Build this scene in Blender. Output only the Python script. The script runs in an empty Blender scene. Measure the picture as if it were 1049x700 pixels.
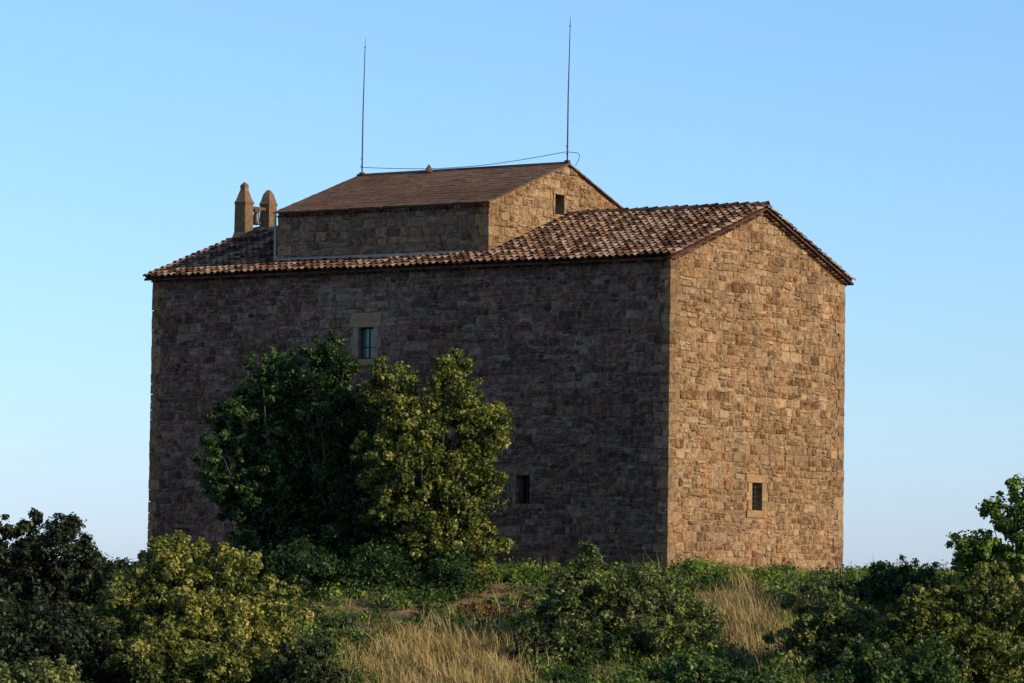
import bpy, math, numpy as np
from mathutils import Matrix, Vector
R = np.random.default_rng(7)
scene = bpy.context.scene
scene.view_settings.view_transform='Standard'
scene.view_settings.look='None'
scene.view_settings.exposure=0
COL = scene.collection

# ------------------------------------------------------------------ helpers
def empty(name, loc=(0,0,0), rotz=0):
    e=bpy.data.objects.new(name,None); e.location=loc; e.rotation_euler=(0,0,rotz)
    COL.objects.link(e); return e

def mesh_np(name, V, F, mat, tint=None, parent=None, smooth=False):
    V=np.asarray(V,dtype=np.float32); F=np.asarray(F,dtype=np.int32)
    me=bpy.data.meshes.new(name); k=F.shape[1]
    me.vertices.add(len(V)); me.vertices.foreach_set('co',V.ravel())
    me.loops.add(F.size); me.loops.foreach_set('vertex_index',F.ravel())
    me.polygons.add(len(F))
    me.polygons.foreach_set('loop_start',np.arange(0,F.size,k,dtype=np.int32))
    try: me.polygons.foreach_set('loop_total',np.full(len(F),k,dtype=np.int32))
    except Exception: pass
    if smooth: me.polygons.foreach_set('use_smooth',np.ones(len(F),dtype=bool))
    me.update(calc_edges=True)
    if tint is not None:
        a=me.attributes.new('tint','FLOAT','FACE'); a.data.foreach_set('value',np.asarray(tint,dtype=np.float32))
    me.materials.append(mat)
    o=bpy.data.objects.new(name,me); COL.objects.link(o)
    if parent: o.parent=parent
    return o

class MB:
    def __init__(s): s.v=[]; s.f=[]; s.t=[]
    def add(s,vs,fs,t=0.5):
        b=len(s.v); s.v.extend(vs)
        for f in fs: s.f.append(tuple(i+b for i in f)); s.t.append(t)
    def box(s,a,b,t=0.5,j=0.0):
        x0,y0,z0=a; x1,y1,z1=b
        vs=[(x0,y0,z0),(x1,y0,z0),(x1,y1,z0),(x0,y1,z0),(x0,y0,z1),(x1,y0,z1),(x1,y1,z1),(x0,y1,z1)]
        if j: vs=[tuple(c+R.uniform(-j,j) for c in v) for v in vs]
        s.add(vs,[(0,3,2,1),(4,5,6,7),(0,1,5,4),(1,2,6,5),(2,3,7,6),(3,0,4,7)],t)
    def tube(s,pts,rad,n=6,t=0.5,cap=True):
        pts=[np.array(p,float) for p in pts]; vs=[];fs=[]
        for i,p in enumerate(pts):
            d=pts[min(i+1,len(pts)-1)]-pts[max(i-1,0)]; d/=np.linalg.norm(d)+1e-9
            a=np.array([0,0,1.0]) if abs(d[2])<.9 else np.array([1.0,0,0])
            u=np.cross(d,a); u/=np.linalg.norm(u); w=np.cross(d,u)
            for k in range(n):
                an=2*math.pi*k/n
                vs.append(tuple(p+rad[i]*(math.cos(an)*u+math.sin(an)*w)))
        for i in range(len(pts)-1):
            for k in range(n):
                k2=(k+1)%n
                fs.append((i*n+k,i*n+k2,(i+1)*n+k2,(i+1)*n+k))
        if cap:
            fs.append(tuple(range(n))); fs.append(tuple((len(pts)-1)*n+k for k in range(n-1,-1,-1)))
        s.add(vs,fs,t)
    def lathe(s,prof,c,n=20,t=.5,sx=1,sy=1):
        vs=[];fs=[]
        for (r,z) in prof:
            for k in range(n):
                an=2*math.pi*k/n; vs.append((c[0]+r*math.cos(an)*sx,c[1]+r*math.sin(an)*sy,c[2]+z))
        for i in range(len(prof)-1):
            for k in range(n):
                k2=(k+1)%n; fs.append((i*n+k,i*n+k2,(i+1)*n+k2,(i+1)*n+k))
        s.add(vs,fs,t)
    def obj(s,name,mat,parent=None,smooth=False):
        me=bpy.data.meshes.new(name); me.from_pydata(s.v,[],s.f)
        a=me.attributes.new('tint','FLOAT','FACE'); a.data.foreach_set('value',np.array(s.t,dtype=np.float32))
        if smooth: me.polygons.foreach_set('use_smooth',np.ones(len(s.f),dtype=bool))
        me.materials.append(mat); me.update()
        o=bpy.data.objects.new(name,me); COL.objects.link(o)
        if parent: o.parent=parent
        return o

# ------------------------------------------------------------------ materials
def newmat(name):
    m=bpy.data.materials.new(name); m.use_nodes=True; nt=m.node_tree; nt.nodes.clear()
    out=nt.nodes.new('ShaderNodeOutputMaterial'); b=nt.nodes.new('ShaderNodeBsdfPrincipled')
    nt.links.new(b.outputs[0],out.inputs[0]); return m,nt,b,out
def node(nt,t,**k):
    n=nt.nodes.new(t)
    for a,v in k.items(): setattr(n,a,v)
    return n
def noise(nt,vec,scale,detail=5,rough=.6):
    n=node(nt,'ShaderNodeTexNoise'); n.inputs['Scale'].default_value=scale
    n.inputs['Detail'].default_value=detail; n.inputs['Roughness'].default_value=rough
    nt.links.new(vec,n.inputs['Vector']); return n.outputs['Fac']
def ramp(nt,fac,stops):
    r=node(nt,'ShaderNodeValToRGB'); e=r.color_ramp.elements
    while len(e)<len(stops): e.new(.5)
    for el,(p,c) in zip(e,stops): el.position=p; el.color=(*c,1) if len(c)==3 else c
    nt.links.new(fac,r.inputs[0]); return r.outputs[0]
def math_(nt,op,a,b,c=None):
    m=node(nt,'ShaderNodeMath',operation=op)
    for i,x in enumerate((a,b,c)):
        if x is None: continue
        if isinstance(x,(int,float)): m.inputs[i].default_value=x
        else: nt.links.new(x,m.inputs[i])
    return m.outputs[0]
def mix(nt,fac,a,b,mode='MIX'):
    m=node(nt,'ShaderNodeMix',data_type='RGBA',blend_type=mode)
    for i,x in ((0,fac),(6,a),(7,b)):
        if isinstance(x,(int,float)): m.inputs[i].default_value=x
        elif isinstance(x,tuple): m.inputs[i].default_value=(*x,1)
        else: nt.links.new(x,m.inputs[i])
    return m.outputs[2]
def bump(nt,b,h,strength,dist):
    n=node(nt,'ShaderNodeBump'); n.inputs['Strength'].default_value=strength; n.inputs['Distance'].default_value=dist
    nt.links.new(h,n.inputs['Height']); nt.links.new(n.outputs[0],b.inputs['Normal'])

def stone_mat(name,dark,mid,light,stain=.55,speck=.5,pitamt=.75,tw=.6,mott=2.3):
    m,nt,b,out=newmat(name)
    co=node(nt,'ShaderNodeTexCoord').outputs['Object']
    at=node(nt,'ShaderNodeAttribute',attribute_name='tint').outputs['Fac']
    n1=noise(nt,co,.38,5,.65); n2=noise(nt,co,5.2,9,.76); n3=noise(nt,co,17,6,.75)
    f=math_(nt,'MULTIPLY_ADD',n2,mott,math_(nt,'MULTIPLY_ADD',at,tw,.5-.5*mott-.5*tw))
    c=ramp(nt,f,[(.10,dark),(.5,mid),(.9,light)])
    # orange / grey hue drift over metres
    n5=noise(nt,co,1.1,4,.6)
    hue=ramp(nt,n5,[(.35,(1.10,.95,.82)),(.5,(1,1,1)),(.66,(.88,.93,.98))])
    c=mix(nt,.8,c,mix(nt,1.0,c,hue,'MULTIPLY'))
    st=ramp(nt,n1,[(.42,(0,0,0)),(.60,(1,1,1))])
    c=mix(nt,math_(nt,'MULTIPLY',st,stain),c,mix(nt,1.0,c,(.58,.54,.53),'MULTIPLY'))
    pit=ramp(nt,n3,[(.38,(1,1,1)),(.48,(0,0,0))])
    c=mix(nt,math_(nt,'MULTIPLY',pit,pitamt),c,mix(nt,1.0,c,(.30,.26,.24),'MULTIPLY'))
    n4=noise(nt,co,6,8,.8)
    li=ramp(nt,n4,[(.575,(0,0,0)),(.65,(1,1,1))])
    c=mix(nt,math_(nt,'MULTIPLY',li,speck),c,tuple(min(.62,x*1.35+.05) for x in light))
    nt.links.new(c,b.inputs['Base Color']); b.inputs['Roughness'].default_value=.95
    b.inputs['Specular IOR Level'].default_value=.15
    h=math_(nt,'MULTIPLY_ADD',n3,.5,n2)
    bump(nt,b,h,1.0,.12)
    return m
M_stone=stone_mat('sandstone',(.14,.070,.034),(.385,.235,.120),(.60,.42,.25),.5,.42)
M_stoneF=stone_mat('sandstone_shade_weathered',(.080,.045,.033),(.235,.140,.098),(.44,.32,.245),.7,.55)  # weathered copy, darkened too: shade on front and end walls put into colour
M_mortar=stone_mat('lime_mortar',(.19,.105,.055),(.40,.265,.15),(.58,.43,.27),.3,.3)
M_mortarF=stone_mat('lime_mortar_shade_weathered',(.11,.07,.055),(.29,.20,.155),(.52,.42,.35),.4,.6)  # mortar to match, weathering plus the walls' shade in the colour
M_quoin=stone_mat('dressed_sandstone',(.26,.145,.06),(.46,.29,.135),(.58,.40,.22),.2,.15,.45,.35,1.4)
M_tile=stone_mat('roof_tile',(.060,.030,.021),(.24,.125,.080),(.52,.36,.26),.3,.3,.6,1.15,1.5)
M_slab=stone_mat('roof_slab',(.12,.066,.043),(.21,.125,.085),(.30,.195,.14),.6,.1,.35,.35,1.6)
M_flash=stone_mat('pale_render',(.32,.28,.26),(.45,.41,.38),(.58,.54,.5),.2,.3,.2)

def simple(name,col,rough=.6,metal=0,ns=8,amt=.3):
    m,nt,b,out=newmat(name)
    co=node(nt,'ShaderNodeTexCoord').outputs['Object']
    n=noise(nt,co,ns,5,.6)
    c=mix(nt,n,tuple(x*(1-amt) for x in col),tuple(min(1,x*(1+amt)) for x in col))
    nt.links.new(c,b.inputs['Base Color']); b.inputs['Roughness'].default_value=rough; b.inputs['Metallic'].default_value=metal
    return m
M_iron=simple('dark_iron',(.05,.045,.045),.6,.5)
M_dark=simple('dark_interior',(.012,.010,.009),.9)
M_wood=simple('old_wood',(.10,.065,.04),.8,0,20)
M_bronze=simple('bronze',(.10,.10,.07),.5,.7)
M_bark=simple('bark',(.09,.07,.05),.95,0,10,.5)
M_glass,nt,b,out=newmat('window_glass')
b.inputs['Base Color'].default_value=(.05,.12,.12,1); b.inputs['Roughness'].default_value=.12
b.inputs['Specular IOR Level'].default_value=.6

def leaf_mat(name,stops,trans=.25):
    m,nt,b,out=newmat(name)
    at=node(nt,'ShaderNodeAttribute',attribute_name='tint').outputs['Fac']
    c=ramp(nt,at,stops)
    nt.links.new(c,b.inputs['Base Color']); b.inputs['Roughness'].default_value=.5
    b.inputs['Specular IOR Level'].default_value=.3
    tr=node(nt,'ShaderNodeBsdfTranslucent'); nt.links.new(mix(nt,1.0,c,(1.1,1.3,.5),'MULTIPLY'),tr.inputs['Color'])
    ms=node(nt,'ShaderNodeMixShader'); ms.inputs[0].default_value=trans
    nt.links.new(b.outputs[0],ms.inputs[1]); nt.links.new(tr.outputs[0],ms.inputs[2])
    nt.links.new(ms.outputs[0],out.inputs[0]); return m
L_olive=leaf_mat('leaf_olive',[(0,(.026,.046,.010)),(.45,(.110,.132,.026)),(.8,(.27,.26,.055)),(1,(.40,.34,.10))])
L_deep=leaf_mat('leaf_deep_green',[(0,(.010,.027,.008)),(.5,(.038,.078,.020)),(1,(.12,.18,.040))])
L_dark=leaf_mat('leaf_dark',[(0,(.008,.014,.007)),(.5,(.017,.029,.012)),(1,(.045,.062,.020))],.12)  # near-black greens: shade on the left-hand foliage put into leaf colour
L_sage=leaf_mat('leaf_sage',[(0,(.024,.042,.013)),(.5,(.085,.112,.032)),(1,(.24,.25,.08))])
L_fresh=leaf_mat('leaf_fresh',[(0,(.04,.080,.012)),(.5,(.13,.20,.028)),(1,(.30,.36,.07))])
L_dry=leaf_mat('dry_straw',[(0,(.15,.10,.04)),(.5,(.38,.27,.11)),(1,(.58,.45,.21))])
L_rust=leaf_mat('leaf_rust',[(0,(.08,.045,.03)),(.5,(.20,.105,.05)),(1,(.32,.20,.09))])

# ------------------------------------------------------------------ terrain
def terr(x,y):
    x=np.asarray(x,float); y=np.asarray(y,float)
    t=113.5-y
    front=np.where(t>0,-(np.sqrt(t*t+4)-2)*.175,0)
    front=np.maximum(front,-9+0*t)
    near=-1.7-np.clip(y,0,60)*.11
    w=np.clip((y-52)/16,0,1); w=w*w*(3-2*w)
    z=near*(1-w)+front*w
    z=np.where(y<0,-1.7+y*.01,z)
    back=np.clip(y-136,0,150); z=z-back*.16
    side=np.clip(np.abs(x-0)-15,0,120)*np.clip((y-60)/30,0,1); z=z-side*.12
    z=z+.12*np.sin(x*.9+y*.31)*np.sin(y*.63)+.06*np.sin(x*2.1-y*1.3)+.035*np.sin(x*4.3+1)*np.sin(y*3.7)
    inside=np.clip(1-np.maximum(np.abs(x-1)/14,np.abs(y-124)/9),0,1)
    z=z-.12*(inside>0)
    z=np.maximum(z,-34+4*np.sin(x*.004)*np.cos(y*.003))
    return z
def axis(fine0,fine1,step,lim):
    a=list(np.arange(fine0,fine1,step)); s=step
    v=fine1
    while v<lim: a.append(v); s*=1.18; v+=s
    s=step; v=fine0-step; pre=[]
    while v>-lim: pre.append(v); s*=1.18; v-=s
    return np.array(pre[::-1]+a)
gx=axis(-22,22,.35,5000); gy=axis(84,136,.35,6000)
X,Y=np.meshgrid(gx,gy); Z=terr(X,Y)
V=np.stack([X.ravel(),Y.ravel(),Z.ravel()],1)
nx=len(gx); i=np.arange(len(gy)-1)[:,None]*nx+np.arange(nx-1)[None,:]
F=np.stack([i,i+1,i+1+nx,i+nx],-1).reshape(-1,4)
m,nt,b,out=newmat('hillside_soil')
co=node(nt,'ShaderNodeTexCoord').outputs['Object']
n1=noise(nt,co,.5,6,.6); n2_=noise(nt,co,6,8,.7)
c=ramp(nt,n1,[(.38,(.06,.08,.025)),(.5,(.18,.14,.06)),(.62,(.33,.17,.09))])
c=mix(nt,n2_,c,mix(nt,1.0,c,(.5,.5,.5),'MULTIPLY'))
nt.links.new(c,b.inputs['Base Color']); b.inputs['Roughness'].default_value=1; bump(nt,b,n2_,.8,.1)
mesh_np('ground',V,F,m,smooth=True)

# ------------------------------------------------------------------ church
C0=(4.81,116.0,0.0); ROT=math.radians(-34.3)
L=20.4; W=10.8; RC=5.4
church=empty('stone_church',C0,ROT)
cr,sr=math.cos(ROT),math.sin(ROT)
def wl(x,y,z): return (C0[0]+x*cr-y*sr, C0[1]+x*sr+y*cr, C0[2]+z)

def stone_layout(length,zmin,zmax,topf,holes,hr=(.14,.33),wr=(.17,.56)):
    out=[]; z=zmin
    ph=R.uniform(0,9)
    def wob(u,z): return .026*math.sin(u*.9+z*3+ph)+.016*math.sin(u*2.7+z*7)+.008*math.sin(u*6+z*5)
    while z<zmax:
        h=R.uniform(*hr); u=-R.uniform(0,.3)
        while u<length:
            w=R.uniform(*wr)*(1+.6*(R.random()<.12))*(.75+h)
            a,b_=max(0,u),min(length,u+w)
            u+=w
            if b_-a<.07: continue
            rects=[(a,b_,z,z+h)]
            q=R.random()
            if q<.20 and h>.2:
                mm=z+h*R.uniform(.35,.65); rects=[(a,b_,z,mm),(a,b_,mm,z+h)]
            elif q<.30 and w>.3:
                mm=z+h*R.uniform(.35,.65); um=a+(b_-a)*R.uniform(.35,.65); rects=[(a,um,z,mm),(um,b_,z,mm),(a,b_,mm,z+h)]
            elif q>.98: continue
            for r in rects:
                a1,b1,c1,d1=r; ok=True
                for (ha,hb,hc,hd) in holes:
                    if a1<hb and b1>ha and c1<hd and d1>hc:
                        if c1<hc<d1 and hc-c1>.06: d1=hc
                        elif c1<hd<d1 and d1-hd>.06: c1=hd
                        elif a1<ha and ha-a1>.06: b1=ha
                        elif b1>hb and b1-hb>.06: a1=hb
                        else: ok=False
                if not ok: continue
                g=R.uniform(.005,.018)
                a1+=g;b1-=g;c1+=g;d1-=g
                za0=c1+wob(a1,z); zb0=c1+wob(b1,z)
                za1=min(d1+wob(a1,z+h),topf(a1)-.01); zb1=min(d1+wob(b1,z+h),topf(b1)-.01)
                if za1-za0<.035 or zb1-zb0<.035 or b1-a1<.04: continue
                out.append(((a1,za0),(b1,zb0),(b1,zb1),(a1,za1)))
        z+=h
    return out

F8=[(8,9,10,11,12,13,14,15)]+[(k,(k+1)%8,8+(k+1)%8,8+k) for k in range(8)]
def wall(name,o,ud,nd,length,zmin,zmax,topf,breaks,openings,frames,mat,mmat,parent,tmod=None):
    def P(u,z,d): return (o[0]+ud[0]*u+nd[0]*d, o[1]+ud[1]*u+nd[1]*d, z)
    st=stone_layout(length,zmin,zmax,topf,frames)
    mb=MB()
    flip = (ud[0]*nd[1]-ud[1]*nd[0])>0
    fs=[f[::-1] for f in F8] if flip else F8
    for q in st:
        cx=sum(p[0] for p in q)/4; cz=sum(p[1] for p in q)/4
        pr=R.uniform(.012,.055)
        pts=[]
        for i in range(4):
            p=q[i]; pp=q[i-1]; pn=q[(i+1)%4]
            for (o2,_) in ((pp,0),(pn,1)):
                dl=math.hypot(o2[0]-p[0],o2[1]-p[1])+1e-6; k=min(R.uniform(.012,.065),dl*.4)
                pts.append((p[0]+(o2[0]-p[0])/dl*k+R.uniform(-.007,.007), p[1]+(o2[1]-p[1])/dl*k+R.uniform(-.007,.007)))
        outer=[P(a,c,0.) for a,c in pts]
        inner=[]
        for a,c in pts:
            dl=math.hypot(a-cx,c-cz)+1e-6; ins=min(R.uniform(.010,.03),dl*.4)
            inner.append(P(a-(a-cx)/dl*ins,c-(c-cz)/dl*ins,pr+R.uniform(-.012,.012)))
        t=float(np.clip(R.normal(.5,.24),0,1))
        if tmod: t=float(np.clip(t+tmod(cx,cz),0,1))
        mb.add(outer+inner,fs,t)
    mb.obj(name+'_stones',mat,parent)
    mb=MB()
    us=sorted(set([0,length]+list(breaks)+[h[0] for h in openings]+[h[1] for h in openings]))
    for a,b_ in zip(us[:-1],us[1:]):
        hs=sorted([h for h in openings if h[0]<b_-1e-6 and h[1]>a+1e-6],key=lambda h:h[2])
        z0=zmin; segs=[]
        for h in hs: segs.append((z0,h[2])); z0=h[3]
        for (s0,s1) in segs:
            mb.add([P(a,s0,.003),P(b_,s0,.003),P(b_,s1,.003),P(a,s1,.003)],[(0,1,2,3)])
        mb.add([P(a,z0,.003),P(b_,z0,.003),P(b_,topf(b_),.003),P(a,topf(a),.003)],[(0,1,2,3)])
    for (a,b_,c,d) in openings:
        D=-.38
        for e in (((a,c),(b_,c)),((b_,c),(b_,d)),((b_,d),(a,d)),((a,d),(a,c))):
            mb.add([P(*e[0],.003),P(*e[1],.003),P(*e[1],D),P(*e[0],D)],[(0,1,2,3)],.3)
    mb.obj(name+'_mortar',mmat,parent)
    return P

ZB=-1.4
def ztop(x): return 9.9
SL=.352
def ztopg(y): return 9.9+SL*(y if y<=RC else W-y)
w1=(L-11.84,L-11.20,6.93,7.95); f1=(L-12.13,L-10.92,6.72,8.42)
w2=(L-5.60,L-5.05,2.26,3.15);  f2=(L-5.75,L-4.9,2.1,3.3)
def front_t(u,z):
    d=math.hypot((u-8.2)/3.4,(z-8.2)/1.8)
    return .45*max(0,1-d)**.5*(1 if d<1 else 0) -.10
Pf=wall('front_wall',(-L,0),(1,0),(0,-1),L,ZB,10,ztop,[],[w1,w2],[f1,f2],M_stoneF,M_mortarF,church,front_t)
w3=(4.97,5.60,2.18,3.05); f3=(4.62,5.95,1.95,3.3)
Pg=wall('gable_wall',(0,0),(0,1),(1,0),W,ZB,11.9,ztopg,[RC],[w3],[f3],M_stone,M_mortar,church)
wall('back_wall',(-L,W),(1,0),(0,1),L,ZB,10,ztop,[],[],[],M_stone,M_mortar,church)
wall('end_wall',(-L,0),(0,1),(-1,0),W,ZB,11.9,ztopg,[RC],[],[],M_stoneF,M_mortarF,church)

def surround(name,P,w,f,parent,mat):
    mb=MB()
    def bx(a,b_,c,d,p0,p1,t):
        vs=[P(a,c,p0),P(b_,c,p0),P(b_,d,p0),P(a,d,p0),P(a,c,p1),P(b_,c,p1),P(b_,d,p1),P(a,d,p1)]
        mb.add(vs,[(0,1,2,3),(4,5,6,7),(0,1,5,4),(1,2,6,5),(2,3,7,6),(3,0,4,7)],t)
    a,b_,c,d=w; fa,fb,fc,fd=f; g=.006
    bx(fa,fb,d+g,fd,-.1,.05,R.uniform(.5,.8))
    bx(fa+.04,fb-.04,fc,c-g,-.1,.062,R.uniform(.4,.8))
    n=3
    for k in range(n):
        z0=c+(d-c)*k/n; z1=c+(d-c)*(k+1)/n
        e=.0 if k%2 else .35*(a-fa)
        bx(fa+e,a-g+.005,z0+g,z1-g,-.1,.05,R.uniform(.3,.9)); bx(b_+g-.005,fb-e,z0+g,z1-g,-.1,.05,R.uniform(.3,.9))
    mb.obj(name,mat,parent)
surround('upper_window_surround',Pf,w1,f1,church,stone_mat('dressed_weathered',(.24,.155,.095),(.38,.265,.17),(.50,.37,.25),.2,.2,.35,.3,1.3))
surround('lower_window_surround',Pf,w2,f2,church,M_stoneF)
surround('gable_window_surround',Pg,w3,f3,church,M_quoin)
def pane(name,P,w,mat,d): 
    mb=MB(); a,b_,c,e=w
    mb.add([P(a,c,d),P(b_,c,d),P(b_,e,d),P(a,e,d)],[(0,1,2,3)]); mb.obj(name,mat,church)
pane('upper_window_glass',Pf,w1,M_glass,-.2); pane('lower_window_back',Pf,w2,M_dark,-.37); pane('gable_window_back',Pg,w3,M_dark,-.37)
mb=MB()
def bar(P,u0,z0,u1,z1,d,r): mb.tube([P(u0,z0,d),P(u1,z1,d)],[r,r],5)
a,b_,c,d=w1
for u in (a+.03,(a+b_)/2,b_-.03): bar(Pf,u,c,u,d,-.18,.020)
for z in (c+.03,c+.38,d-.03): bar(Pf,a,z,b_,z,-.178,.018)
a,b_,c,d=w3
for k in range(1,6): bar(Pg,a,c+(d-c)*k/6,b_,c+(d-c)*k/6,-.12,.014)
for k in range(1,3): bar(Pg,a+(b_-a)*k/3,c,a+(b_-a)*k/3,d,-.10,.014)
a,b_,c,d=w2
for k in range(1,3): bar(Pf,a+(b_-a)*k/3,c,a+(b_-a)*k/3,d,-.10,.014)
mb.obj('window_bars',M_iron,church)

mb=MB(); z=ZB; k=0
while z<9.55:
    h=R.uniform(.24,.42); h=min(h,9.82-z)
    la,lb=((.42,.30) if k%2 else (.24,.52)); p=.052
    for (cx,cy,sx,sy) in ((0,0,-1,1),(0,W,-1,-1),(-L,0,1,1),(-L,W,1,-1)):
        la2=la*R.uniform(.6,1.2); lb2=lb*R.uniform(.7,1.2)
        x0,x1=sorted((cx-sx*p,cx+sx*la2)); y0,y1=sorted((cy-sy*p,cy+sy*lb2))
        mb.box((x0,y0,z+.005),(x1,y1,z+h-.005),float(np.clip(R.normal(.5,.22),0,1)),.012)
    z+=h;k+=1
mb.obj('corner_quoins',stone_mat('quoin_stone',(.14,.085,.045),(.32,.20,.11),(.52,.36,.21),.3,.3,.6,.5,2.1),church)
mb=MB(); x=-9.5
while x<-2.6:
    w=R.uniform(.5,.9); mb.box((x,-.22,-.9),(x+w-.012,-.05,.36+R.uniform(-.02,.02)),R.random(),.006); x+=w
mb.obj('plinth',M_stoneF,church)

# ---- barrel tile roof
def tile_slope(mb,x0,x1,eave_y,ridge_y,zf,skip=None,sp=.26,exp_=.34):
    sgn=1 if ridge_y>eave_y else -1
    Ls=abs(ridge_y-eave_y); cs=1/math.sqrt(1+SL*SL); sn=SL*cs
    n=int((x1-x0)/sp); sp=(x1-x0)/n
    rows=int(Ls/cs/exp_)+1
    for i in range(n+1):
        xc=x0+i*sp
        for kind in (0,1):
            if kind==1 and i==n: continue
            xx=xc+(sp/2 if kind else 0)+R.uniform(-.012,.012)
            cj=R.normal(0,.08)
            for j in range(rows):
                s0=j*exp_+R.uniform(-.03,.03) ; s1=min(s0+.42,Ls/cs)
                if s1-s0<.08: continue
                ym=eave_y+sgn*(s0+s1)/2*cs
                if skip and skip(xx,ym): continue
                r0,r1=(.098,.080) if kind==0 else (.092,.104)
                vs=[];ns=6; tw=R.uniform(-.014,.014); tl=R.uniform(0,.02)
                for (s,r,lift) in ((s0,r0,.045+tl),(s1,r1,.0)):
                    for q in range(ns+1):
                        an=math.pi*q/ns
                        dx=math.cos(an)*r; dn=math.sin(an)*r*.95
                        if kind==0: hh=.035+dn+lift
                        else: hh=.095-dn+lift*.5
                        y=eave_y+sgn*(s*cs-hh*sn); zz=zf(eave_y)+s*sn+hh*cs+.018*math.sin(xx*.8+1)
                        vs.append((xx+dx+(tw if s==s0 else 0),y,zz))
                fs=[(q,q+1,ns+2+q,ns+1+q) for q in range(ns)]
                t=float(np.clip((.55 if kind==0 else .06)+cj+R.normal(0,.24),0,1))  # pan tiles tinted darker: shade between the covers put into the tint
                if kind==0:
                    b0=len(vs)
                    for q in range(ns+1):
                        an=math.pi*q/ns
                        dx=math.cos(an)*(r0-.018); hh=.035+math.sin(an)*(r0-.018)*.95+.041+tl
                        vs.append((xx+dx+tw,eave_y+sgn*(s0*cs-hh*sn),zf(eave_y)+s0*sn+hh*cs+.018*math.sin(xx*.8+1)))
                    fs+=[(q,q+1,b0+q+1,b0+q) for q in range(ns)]
                mb.add(vs,fs,t)
OV=.34; OX=.26
rx1,rx2,ry1,ry2=-15.75,-7.34,.8,9.7; RB=(ry1+ry2)/2
skip=lambda x,y: rx1+.05<x<rx2-.05 and ry1+.05<y<ry2-.05
zfF=lambda y: 9.9+SL*y
zfB=lambda y: 9.9+SL*(W-y)
mb=MB()
tile_slope(mb,-L-OX+.09,OX-.09,-OV,RC,zfF,skip)
tile_slope(mb,-L-OX+.09,OX-.09,W+OV,RC,zfB,skip)
x=-L-OX
while x<OX-.05:
    x2=min(x+.44,OX+.02)
    if not (rx1<x<rx2-.2):
        vs=[];dz=R.uniform(-.016,.016)
        for (xx,r,l) in ((x,.10,.0),(x2,.125,.03)):
            for q in range(9):
                an=math.pi*(q/8*1.1-.05); vs.append((xx,RC+math.cos(an)*r,9.9+SL*RC+.075+dz+math.sin(an)*r+l))
        mb.add(vs,[(q,q+1,10+q,9+q) for q in range(8)],float(np.clip(R.normal(.5,.2),0,1)))
    x+=.38
mb.obj('roof_tiles',M_tile,church,smooth=False)
mb=MB(); th=.07
for (ya,yb,zf) in ((-OV+.05,RC,zfF),(RC,W+OV-.05,zfB)):
    xa,xb=-L-OX+.03,OX-.03
    vs=[(xa,ya,zf(ya)+.0),(xb,ya,zf(ya)+.0),(xb,yb,zf(yb)+.0),(xa,yb,zf(yb)+.0)]
    vs+= [(v[0],v[1],v[2]-th) for v in vs]
    mb.add(vs,[(0,1,2,3),(4,5,6,7),(0,1,5,4),(1,2,6,5),(2,3,7,6),(3,0,4,7)],.25)
mb.obj('roof_deck',M_tile,church)
mb=MB()
def scallop_arc(c,ax,up,outd,r,ln,t):
    c=np.array(c,float);ax=np.array(ax,float);up=np.array(up,float);outd=np.array(outd,float)
    vs=[];n=6
    for (d,rr) in ((0,r),(ln,r)):
        for q in range(n+1):
            an=math.pi*q/n; vs.append(tuple(c+ax*math.cos(an)*rr+up*math.sin(an)*rr*.8+outd*d))
    b0=len(vs)
    for q in range(n+1):
        an=math.pi*q/n; vs.append(tuple(c+ax*math.cos(an)*(rr-.02)+up*math.sin(an)*(rr-.02)*.8+outd*ln))
    fs=[(q,q+1,n+2+q,n+1+q) for q in range(n)]+[(n+1+q,n+2+q,b0+q+1,b0+q) for q in range(n)]
    mb.add(vs,fs,t)
x=-L
while x<0:
    for (y0,dy) in ((0,-1),(W,1)):
        scallop_arc((x+.1,y0,9.68),(1,0,0),(0,0,1),(0,dy,0),.095,.22+R.uniform(-.01,.01),float(np.clip(R.normal(.4,.2),0,1)))
    x+=.215
s=0
nrm=1/math.sqrt(1+SL*SL)
while s<RC-.1:
    for (x0,dx) in ((0,1),(-L,-1)):
        for sg in (0,1):
            y=s+.12 if sg==0 else W-s-.12
            ax=(0,nrm,SL*nrm) if sg==0 else (0,nrm,-SL*nrm); up=(0,-SL*nrm,nrm) if sg==0 else (0,SL*nrm,nrm)
            scallop_arc((x0,y,ztopg(y)-.20),ax,up,(dx,0,0),.09,.17,float(np.clip(R.normal(.45,.2),0,1)))
    s+=.205
mb.obj('tile_cornice',M_tile,church)

# ---- raised block over the nave
RH=12.0; RS=.357
def zr(y): return RH-.06+RS*((y-ry1) if y<=RB else (ry2-y))
RWl=ry2-ry1
gw=(3.75,4.3,11.85,12.5); gf=(3.65,4.4,11.8,12.72)
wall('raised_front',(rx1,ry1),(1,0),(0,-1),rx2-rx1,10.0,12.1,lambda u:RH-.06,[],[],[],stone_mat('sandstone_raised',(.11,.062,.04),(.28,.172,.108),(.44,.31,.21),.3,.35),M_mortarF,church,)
Pr=wall('raised_gable',(rx2,ry1),(0,1),(1,0),RWl,9.9,13.7,lambda u:zr(u+ry1),[RB-ry1],[gw],[gf],M_stone,M_mortar,church)
wall('raised_back',(rx1,ry2),(1,0),(0,1),rx2-rx1,10.0,12.1,lambda u:RH-.06,[],[],[],M_stone,M_mortar,church)
wall('raised_end',(rx1,ry1),(0,1),(-1,0),RWl,9.9,13.7,lambda u:zr(u+ry1),[RB-ry1],[],[],M_stoneF,M_mortarF,church)
surround('raised_window_surround',Pr,gw,gf,church,M_stone)
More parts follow.
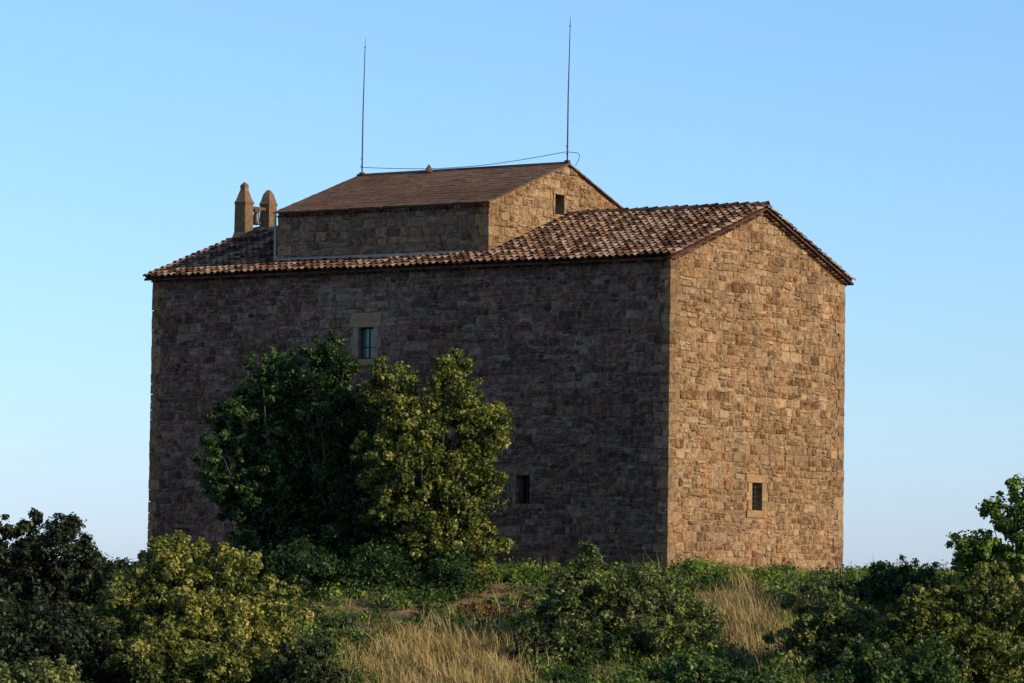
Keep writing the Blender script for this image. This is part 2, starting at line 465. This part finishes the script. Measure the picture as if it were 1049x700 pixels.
mb=MB(); a,b_,c,d=gw; mb.add([Pr(a,c,-.3),Pr(b_,c,-.3),Pr(b_,d,-.3),Pr(a,d,-.3)],[(0,1,2,3)]); mb.obj('raised_window_back',M_dark,church)
mb=MB(); z=10.2;k=0
while z<11.85:
    h=min(R.uniform(.28,.38),11.9-z); la,lb=((.5,.3) if k%2 else (.3,.5)); p=.05
    for (cx,cy,sx,sy) in ((rx2,ry1,-1,1),(rx1,ry1,1,1)):
        x0,x1=sorted((cx-sx*p,cx+sx*la)); y0,y1=sorted((cy-sy*p,cy+sy*lb)); mb.box((x0,y0,z+.006),(x1,y1,z+h-.006),R.uniform(.3,.8),.008)
    z+=h;k+=1
mb.obj('raised_quoins',M_stone,church)
mb=MB(); ro=.2; rox=.14
for sgn,ye in ((1,ry1-ro),(-1,ry2+ro)):
    cs=1/math.sqrt(1+RS*RS); Ls=(RB-(ry1-ro))/cs; s=0
    while s<Ls-.02:
        s1=min(s+.36,Ls+ .0); x=rx1-rox; 
        while x<rx2+rox-.01:
            w=R.uniform(.25,.5); x2=min(x+w,rx2+rox)
            if rx2+rox-x2<.12: x2=rx2+rox
            l0=.054+R.uniform(-.008,.008); l1=.045; so_=R.uniform(-.02,.02)
            vs=[]
            for hh0,hh1 in ((0,0),(l0,l1)):
                for (xx,ss,hh) in ((x,s+so_,hh0),(x2-.004,s+so_,hh0),(x2-.004,s1+.05,hh1),(x,s1+.05,hh1)):
                    ss=min(ss,Ls)
                    vs.append((xx,ye+sgn*(ss*cs-hh*RS*cs),zr(ry1)-ro*RS+ss*RS*cs+hh*cs))
            mb.add(vs,[(0,3,2,1),(4,5,6,7),(0,1,5,4),(1,2,6,5),(2,3,7,6),(3,0,4,7)],float(np.clip(R.normal(.5,.18),0,1)))
            x=x2
        s=s1
mb.tube([(rx1-rox,RB,zr(RB)+.05),(rx2+rox,RB,zr(RB)+.05)],[.06,.06],8,.4)
mb.lathe([(.13,0),(.11,.10),(.05,.22),(.0,.27)],(-12.75,RB-.2,zr(RB)+.0),8,.4)
mb.obj('raised_roof',M_slab,church)
mb=MB(); x=rx1-.05
def sc2(x,t): scallop_arc((x,ry1,RH-.25),(1,0,0),(0,0,1),(0,-1,0),.09,.13,t)
while x<rx2: sc2(x+.1,float(np.clip(R.normal(.3,.2),0,1))); x+=.2
mb.obj('raised_cornice',M_tile,church)
mb=MB()
mb.box((rx1-.12,ry1-.09,10.12),(rx2-.9,ry1-.055,10.38),.6,.004)
mb.box((rx1-.11,ry1-.09,10.12),(rx1-.058,ry1+2.4,10.50),.6,.004)
mb.tube([(rx1-.10,ry1-.12,10.3),(rx1-.10,ry1-.12,11.85)],[.035,.035],8,.7)
mb.obj('flashing',M_flash,church)

# ---- bell gable
bell=empty('bell_gable',wl(-20.2,5.12,11.3),ROT)
mb=MB()
def pillar(yc,ztip,a,bb,prof):
    vs=[];fs=[]
    for (z,s) in prof:
        for (sx,sy) in ((-1,-1),(1,-1),(1,1),(-1,1)):
            vs.append((sx*a/2*s+R.uniform(-.008,.008),yc+sy*bb/2*s+R.uniform(-.008,.008),z*ztip))
    for i in range(len(prof)-1):
        for k in range(4):
            k2=(k+1)%4; fs.append((i*4+k,i*4+k2,i*4+4+k2,i*4+4+k))
    mb.add(vs,fs,.45)
pillar(-.62,2.2,.44,.44,[(-.1,1.45),(.10,1.35),(.2,1.06),(.64,1.02),(.65,1.12),(.68,1.10),(.70,.97),(.89,.42),(.90,.48),(.945,.46),(.975,.25),(1,.03)])
pillar(.74,2.05,.42,.44,[(-.1,1.2),(.12,1.15),(.2,1.0),(.72,.97),(.73,1.06),(.76,1.05),(.78,.95),(.92,.62),(.98,.3),(1,.05)])
mb.box((-.17,-.8,-.3),(.17,.8,.42),.4,.01)
mb.obj('pillars',stone_mat('pillar_stone',(.13,.08,.05),(.27,.18,.105),(.40,.285,.175),.4,.3,.5,.4,1.6),bell)
mb=MB(); mb.box((-.05,-.46,1.30),(.05,.56,1.39),.4); mb.box((-.08,-.11,1.2),(.08,.23,1.33),.4)
mb.obj('yoke',M_wood,bell)
mb=MB(); mb.lathe([(.0,.0),(.07,-.01),(.10,-.06),(.115,-.18),(.135,-.3),(.18,-.40),(.185,-.43),(.15,-.42)],(0,.06,1.2),20)
mb.tube([(0,.06,.95),(0,.06,.74)],[.012,.02],6)
mb.obj('bell',M_bronze,bell,smooth=True)

# ---- lightning rods + cable
def rod(x,y,z0,z1):
    e=empty('lightning_rod',wl(x,y,z0),ROT); mb=MB()
    mb.tube([(0,0,-.1),(0,0,(z1-z0)*.45),(.04,0,(z1-z0)*.92),(.05,0,z1-z0)],[.026,.021,.013,.005],6)
    mb.lathe([(.0,-.02),(.035,0),(.0,.05)],(.04,0,(z1-z0)*.93),8)
    mb.box((-.07,-.07,-.06),(.07,.07,.05)); 
    for hh in (.25,.5): mb.box((-.05,-.02,hh),(.02,.02,hh+.03))
    mb.obj('mast',M_iron,e)
zt=zr(RB)+.1
rod(-15.7,RB,zt,18.3); rod(-7.3,RB,zt,18.45)
mb=MB(); pts=[]
for k in range(21):
    t=k/20; x=-15.7+8.4*t
    pts.append(wl(x,RB-.08,zt+.22+.10*t-.25*math.sin(math.pi*t)))
mb.tube(pts,[.011]*21,5)
pts=[wl(-7.3,RB-.05,zt+.32)]+[wl(-7.15+.05*math.sin(a),RB+.42*math.sin(a),zt+.3-.55*(a/2.6)+.25*math.sin(a)) for a in np.linspace(.2,2.6,10)]
mb.tube(pts,[.011]*len(pts),5)
mb.obj('lightning_cable',M_iron)

# ------------------------------------------------------------------ vegetation
def unit(n):
    v=R.normal(size=(n,3)); return v/np.linalg.norm(v,axis=1,keepdims=True)
def leaf_arrays(cent,rad,ctint,per,size,tj=.15):
    n=len(cent)*per
    c=np.repeat(cent,per,0); r=np.repeat(rad,per); t=np.repeat(ctint,per)
    d=unit(n); rr=r*R.random(n)**.42*(1+.25*R.normal(size=n).clip(-1,1.6)*.6)
    p=c+d*rr[:,None]*np.array([1,1,.85])
    nn=d*.6+unit(n)*.6+np.array([0,0,.3]); nn/=np.linalg.norm(nn,axis=1,keepdims=True)
    a=np.cross(nn,unit(n)); a/=np.linalg.norm(a,axis=1,keepdims=True)+1e-9
    b=np.cross(nn,a)
    Ls=(size*R.uniform(.65,1.35,n))[:,None]
    Vv=np.stack([p-a*Ls*.5, p+b*Ls*.30+nn*Ls*.08, p+a*Ls*.5-nn*Ls*.1, p-b*Ls*.30+nn*Ls*.08],1).reshape(-1,3)
    Ff=np.arange(n*4).reshape(-1,4)
    return Vv,Ff,np.clip(t+R.normal(0,tj,n),0,1)

def plant(name,base,lobes,mat,dens=1.0,per=110,size=.115,cr_=.26,tb=.45,trunk_r=.16,stems=1,airy=0.06,spur=.17,depth=1.0,bump_=.26):
    bz=float(terr(base[0],base[1]))
    e=empty(name,(base[0],base[1],bz))
    C=[];T=[];RR=[]
    for lb in lobes:
        x,z,rx,rz=lb[:4]; dy=lb[4] if len(lb)>4 else 0; tbi=lb[5] if len(lb)>5 else 0
        area=4*math.pi*((rx*rx+rz*rx*2)/3)
        n=int(area/(cr_*cr_*math.pi)*1.15*dens)
        d=unit(n); rad=R.uniform(.5,1.0,n)**.7
        bumpy=1+bump_*np.sin(d[:,0]*6+x*3+1)*np.sin(d[:,2]*7+z*2)+.16*np.sin(d[:,1]*9+d[:,2]*5+x)
        q=d*(rad*bumpy)[:,None]*np.array([rx,rx*depth,rz])*.9
        q+=np.array([x-base[0],dy,z-bz])
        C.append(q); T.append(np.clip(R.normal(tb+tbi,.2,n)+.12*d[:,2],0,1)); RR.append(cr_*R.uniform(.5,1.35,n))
        m_=int(n*spur*2.4); d=unit(m_); d[:,2]=np.abs(d[:,2])*.9+.05*d[:,2]
        q=d*R.uniform(.95,1.22,m_)[:,None]*np.array([rx,rx*depth,rz])+np.array([x-base[0],dy,z-bz])
        C.append(q);T.append(np.clip(R.normal(tb+tbi+.12,.15,m_),0,1));RR.append(cr_*R.uniform(.3,.65,m_))
    C=np.concatenate(C);T=np.concatenate(T);RR=np.concatenate(RR)
    k=C[:,2]>.05; C=C[k];T=T[k];RR=RR[k]
    if airy:
        k=R.random(len(C))>airy; C=C[k];T=T[k];RR=RR[k]
    big=RR>cr_*.55
    A=[leaf_arrays(C[big],RR[big],T[big],per,size),leaf_arrays(C[~big],RR[~big],T[~big],max(18,per//4),size)]
    V=np.concatenate([A[0][0],A[1][0]]);F=np.concatenate([A[0][1],A[1][1]+len(A[0][0])]);t=np.concatenate([A[0][2],A[1][2]])
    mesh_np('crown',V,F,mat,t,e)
    mb=MB(); top=max(l[1]+l[3]*.3 for l in lobes)-bz
    mx=np.mean([l[0] for l in lobes])-base[0]
    for s in range(stems):
        ox=R.uniform(-.3,.3)*(stems>1); tx=mx+R.uniform(-.5,.5)
        P_=[np.array([ox,0,-.3])]+[np.array([ox+(tx-ox)*q+R.normal(0,.07),R.normal(0,.07),top*q*.8]) for q in (.2,.45,.7,1)]
        mb.tube(P_,[trunk_r*1.3,trunk_r,trunk_r*.8,trunk_r*.55,trunk_r*.2],8)
        idx=R.choice(len(C),min(len(C),44//stems+4),replace=False)
        for ii in idx:
            c=C[ii]*np.array([.9,.9,.95]); q=np.clip(c[2]/top*.75-.15+R.uniform(-.1,.1),.12,.95)*4
            i0=int(min(q,3)); st=P_[i0]*(1-(q-i0))+P_[i0+1]*(q-i0)
            md=(st+c)/2+np.array([0,0,-.12*np.linalg.norm(c-st)])+R.normal(0,.06,3)
            mb.tube([st,md,c],[trunk_r*.3,trunk_r*.17,.010],5,cap=False)
    mb.obj('trunk',M_bark,e)
    return e

plant('holm_oak_tree',(-7.2,113),[(-7.0,5.3,1.05,1.3),(-8.0,4.35,.9,.95),(-8.2,3.1,1.15,1.1),(-7.0,1.6,1.5,1.6),(-6.2,3.5,1.35,1.6),(-7.4,2.3,1.3,1.1,-.3),(-6.9,.3,1.7,1.2)],L_deep,tb=.42,trunk_r=.2)
plant('holm_oak_tree',(-5.1,112),[(-5.4,5.9,.8,1.15),(-5.0,4.3,1.25,1.3),(-4.9,2.4,1.35,1.4),(-4.9,.7,1.7,1.4)],L_deep,tb=.22,trunk_r=.18)
plant('holm_oak_tree',(-2.5,110),[(-1.75,5.3,.75,1.15),(-3.55,5.15,.8,1.05),(-2.7,4.45,.9,.85,-.3),(-.95,4.15,1.0,1.0),(-3.0,3.2,1.4,1.3,-.3),(-1.3,2.6,1.1,1.1,-.2),(-2.6,1.5,1.5,1.4),(-1.6,.6,1.4,1.4),(-2.9,.1,1.4,1.1)],L_olive,tb=.34,trunk_r=.2)
plant('oak_tree',(-12.8,104),[(-12.6,.4,1.15,1.15),(-13.9,-.1,1.2,1.4),(-11.5,-.5,1.1,1.1),(-12.8,-1.6,2.0,1.3)],L_dark,tb=.5,airy=.3,stems=2,size=.13)
plant('shrub',(-10.6,106),[(-10.5,-.8,1.1,1.0),(-9.5,-1.1,1.0,1.1)],L_dark,tb=.5,trunk_r=.08)
plant('holm_oak_shrub',(-8.0,97),[(-8.6,-.05,.95,1.1),(-7.3,-.2,1.05,1.1),(-9.5,-1.4,1.15,1.3),(-6.3,-1.5,1.1,1.35),(-8.0,-2.1,1.8,1.3,-.4),(-7.9,-.9,.7,.6,-1.1,.3),(-7.4,-1.6,1.0,.9,-1.3,.1)],L_olive,tb=.48,trunk_r=.1,stems=2)
plant('holm_oak_shrub',(-7.8,93.5),[(-8.6,-2.4,1.1,1.0),(-6.9,-2.6,1.1,.9)],L_olive,tb=.35,trunk_r=.06,stems=2)
plant('grey_shrub',(-10.9,91),[(-10.9,-2.8,.8,.75),(-11.9,-3.0,.8,.7)],L_sage,tb=.6,trunk_r=.05,stems=2)
plant('shrub',(-13.0,95),[(-12.6,-2.3,1.4,1.3),(-11.0,-2.1,1.1,1.2),(-10.2,-2.6,.9,1.0)],L_dark,tb=.5,trunk_r=.06,stems=2)
plant('shrub',(-4.8,93),[(-4.9,-2.6,.85,.95),(-5.6,-2.9,.8,.7)],L_dark,tb=.75,trunk_r=.06,stems=2)  # dark leaves added to stand for the shadow gap between bushes
plant('holm_oak_shrub',(3.2,101),[(2.05,.15,.36,.75),(1.7,-.5,.6,.7),(3.4,-.75,1.25,1.05),(1.9,-1.25,1.1,1.1),(4.7,-1.45,1.0,1.0),(3.1,-2.1,2.2,1.2,-.5),(4.2,-1.7,1.0,.8,-1.2,.15)],L_sage,tb=.42,trunk_r=.1,stems=3)
plant('shrub',(1.0,99),[(.9,-2.1,.8,.9),(1.9,-2.3,.9,.9)],L_sage,tb=.3,trunk_r=.06,stems=2)
plant('holm_oak_shrub',(8.0,98),[(8.1,-1.05,.9,.9),(8.8,-1.8,1.0,1.1),(7.5,-2.0,.85,.9)],L_sage,tb=.5,trunk_r=.08,stems=2)
plant('shrub',(10.6,107),[(10.9,-.4,1.0,1.0),(9.9,-.8,.8,.85),(12.0,-.5,1.0,.9)],L_deep,tb=.25,trunk_r=.08,stems=2)
plant('holm_oak_shrub',(11.3,97),[(10.5,-1.05,1.0,1.05),(12.4,-.8,1.2,1.1),(11.5,-2.1,1.8,1.2,-.5)],L_olive,tb=.3,trunk_r=.09,stems=3)
plant('oak_tree',(13.6,103),[(13.9,1.75,.9,.95),(12.7,.75,.85,.65),(14.3,.3,1.4,1.1),(15.0,1.8,1.0,.9),(13.2,-.6,1.3,1.0)],L_fresh,tb=.25,airy=.38,trunk_r=.08,size=.13,spur=.3)
plant('shrub',(5.3,93),[(4.6,-2.7,1.0,.9),(5.8,-2.9,1.0,.75)],L_deep,tb=.5,trunk_r=.05,stems=2)
plant('shrub',(9.3,93),[(8.9,-2.5,1.1,.95),(10.2,-2.4,1.0,.9)],L_deep,tb=.5,trunk_r=.05,stems=2)

def n2(x,y): return np.sin(x*.8+1.3)*np.sin(y*.55+.4)+.6*np.sin(x*1.9-y*1.1)+.4*np.sin(x*3.3+y*2.3)
def dryzone(x,y):
    a=np.exp(-(((x+1.7+.35*np.sin(y*1.3))/2.1)**2+((y-98.0)/5.2)**2)**2)
    b=.85*np.exp(-(((x-6.6+.3*np.sin(y*1.7))/1.1)**2+((y-104.5)/5.5)**2)**2)
    return np.maximum(a,b)
def earth(x,y): return np.exp(-(((x+.4)/1.2)**2+((y-106.0)/1.6)**2)**2)
N=5600; px=R.uniform(-17,17,N); py=R.uniform(89,116,N)
k=(n2(px,py)*.25+R.random(N)>.40)&(dryzone(px,py)<.12+.35*R.random(N))&(earth(px,py)<.3)&(py<115.2)
px,py=px[k],py[k]; rad=R.uniform(.12,.42,len(px))
cent=np.stack([px,py,terr(px,py)+rad*.6],1)
tin=np.clip(.42+.24*n2(px*1.7,py*1.3)+R.normal(0,.14,len(px)),0,1)
cls=R.integers(0,3,len(px)); cls[px<-8.8+R.normal(0,.5,len(px))]=3
for q,mt in ((0,L_deep),(1,L_sage),(2,L_fresh),(3,L_dark)):
    s=cls==q
    V,F,t=leaf_arrays(cent[s],rad[s],tin[s],75,.11); mesh_np('undergrowth',V,F,mt,t)
def bank(name,mat,x0,x1,yf,hh,n,rr,tb,sg=.5):
    x=R.uniform(x0,x1,n); y=yf(x)+R.normal(0,sg,n)
    r=R.uniform(*rr,n); z=terr(x,y)+R.random(n)*hh*(.5+.5*np.abs(np.sin(x*1.3)))
    V,F,t=leaf_arrays(np.stack([x,y,z],1),r,np.clip(R.normal(tb,.17,n),0,1),95,.10); mesh_np(name,V,F,mat,t)
bank('bramble_bank',L_fresh,5.4,11.5,lambda x:113.2+(x-5.6)*.9,.35,280,(.15,.4),.6)
bank('bramble_bank',L_fresh,-3.2,1.0,lambda x:111.5+0*x,.35,120,(.12,.3),.35)
bank('ivy_bank',L_deep,-8,-1.2,lambda x:108.7+0*x,1.3,420,(.2,.42),.28)
bank('wall_foot_weeds',L_fresh,-6,5.2,lambda x:115.2-(x-4.8)*.68,.5,190,(.08,.22),.4,.25)
bank('dead_bramble',L_rust,-1.4,.5,lambda x:105.6+0*x,.3,34,(.10,.24),.45)

def grass(name,mat,N,maskf,h0,h1,w,tb,x0=-17,x1=17,y0=88,y1=117):
    x=R.uniform(x0,x1,N);y=R.uniform(y0,y1,N); k=maskf(x,y)>R.random(N); x,y=x[k],y[k]; n=len(x)
    z=terr(x,y)-.02; h=R.uniform(h0,h1,n)*(.55+.8*np.abs(np.sin(x*2.1+y)*np.sin(y*1.7)))
    an=R.uniform(0,2*np.pi,n); dx,dy=np.cos(an),np.sin(an); ww=w*R.uniform(.6,1.4,n)
    le=R.normal(0,.32,(n,2))*h[:,None]+np.array([-.15,0])*h[:,None]
    b0=np.stack([x-dx*ww,y-dy*ww,z],1); b1=np.stack([x+dx*ww,y+dy*ww,z],1)
    m0=np.stack([x-dx*ww*.7+le[:,0]*.35,y-dy*ww*.7+le[:,1]*.35,z+h*.6],1); m1=np.stack([x+dx*ww*.7+le[:,0]*.35,y+dy*ww*.7+le[:,1]*.35,z+h*.6],1)
    tp=np.stack([x+le[:,0],y+le[:,1],z+h],1); tp2=tp+np.stack([dx*ww*.25,dy*ww*.25,0*x],1)
    V=np.stack([b0,b1,m1,m0,tp2,tp],1).reshape(-1,3)
    o=np.arange(n)[:,None]*6
    F=np.concatenate([o+np.array([0,1,2,3]),o+np.array([3,2,4,5])])
    t=np.clip(R.normal(tb,.22,n)+.15*np.sin(x*1.3)*np.sin(y*.9),0,1); mesh_np(name,V,F,mat,np.concatenate([t,t]))
grass('dry_grass',L_dry,170000,lambda x,y:np.clip(dryzone(x,y)*.9+.08*(n2(x,y)>.5)*(x>-7),0,1)*(1-.8*earth(x,y)),.25,.7,.011,.42)
grass('green_grass',L_fresh,100000,lambda x,y:np.clip(.4+.3*n2(x,y)-.22*dryzone(x,y),0,1)*(1-earth(x,y))*(x>-9.5),.12,.42,.012,.45)

# ------------------------------------------------------------------ camera, sun, sky
cam=bpy.data.cameras.new('camera'); cam.lens=133.6; cam.sensor_width=36; cam.clip_start=.5; cam.clip_end=20000
co_=bpy.data.objects.new('camera',cam); COL.objects.link(co_)
pitch=math.radians(3.53); roll=math.radians(.8)
co_.matrix_world=Matrix.Rotation(math.radians(90)+pitch,4,'X')@Matrix.Rotation(roll,4,'Z')
scene.camera=co_
az=math.radians(123.5); el=math.radians(21)
sd=Vector((math.sin(az)*math.cos(el),math.cos(az)*math.cos(el),math.sin(el)))
sun=bpy.data.lights.new('sun','SUN'); sun.energy=5.0; sun.angle=math.radians(.5); sun.color=(1,.82,.57)
so=bpy.data.objects.new('sun',sun); COL.objects.link(so); so.rotation_euler=sd.to_track_quat('Z','Y').to_euler(); so.location=(60,60,60)
w=bpy.data.worlds.new('World'); scene.world=w; w.use_nodes=True; nt=w.node_tree
bg=nt.nodes['Background']; sk=nt.nodes.new('ShaderNodeTexSky'); sk.sky_type='NISHITA'; sk.sun_disc=False
sk.sun_elevation=el; sk.sun_rotation=az; sk.altitude=300; sk.air_density=1.0; sk.dust_density=.4; sk.ozone_density=2.5
# clear-air colour balance of the atmosphere by elevation above the horizon
tc=nt.nodes.new('ShaderNodeTexCoord'); sx=nt.nodes.new('ShaderNodeSeparateXYZ'); nt.links.new(tc.outputs['Generated'],sx.inputs[0])
g=ramp(nt,sx.outputs['Z'],[(0,(.45,.56,.97)),(.06,(.48,.595,.79)),(.15,(.52,.65,.79)),(.5,(.56,.60,.64))])
mm=mix(nt,1.0,sk.outputs[0],g,'MULTIPLY')
vm=nt.nodes.new('ShaderNodeVectorMath'); vm.operation='SCALE'; vm.inputs['Scale'].default_value=2.0
nt.links.new(mm,vm.inputs[0]); nt.links.new(vm.outputs[0],bg.inputs[0]); bg.inputs[1].default_value=.115
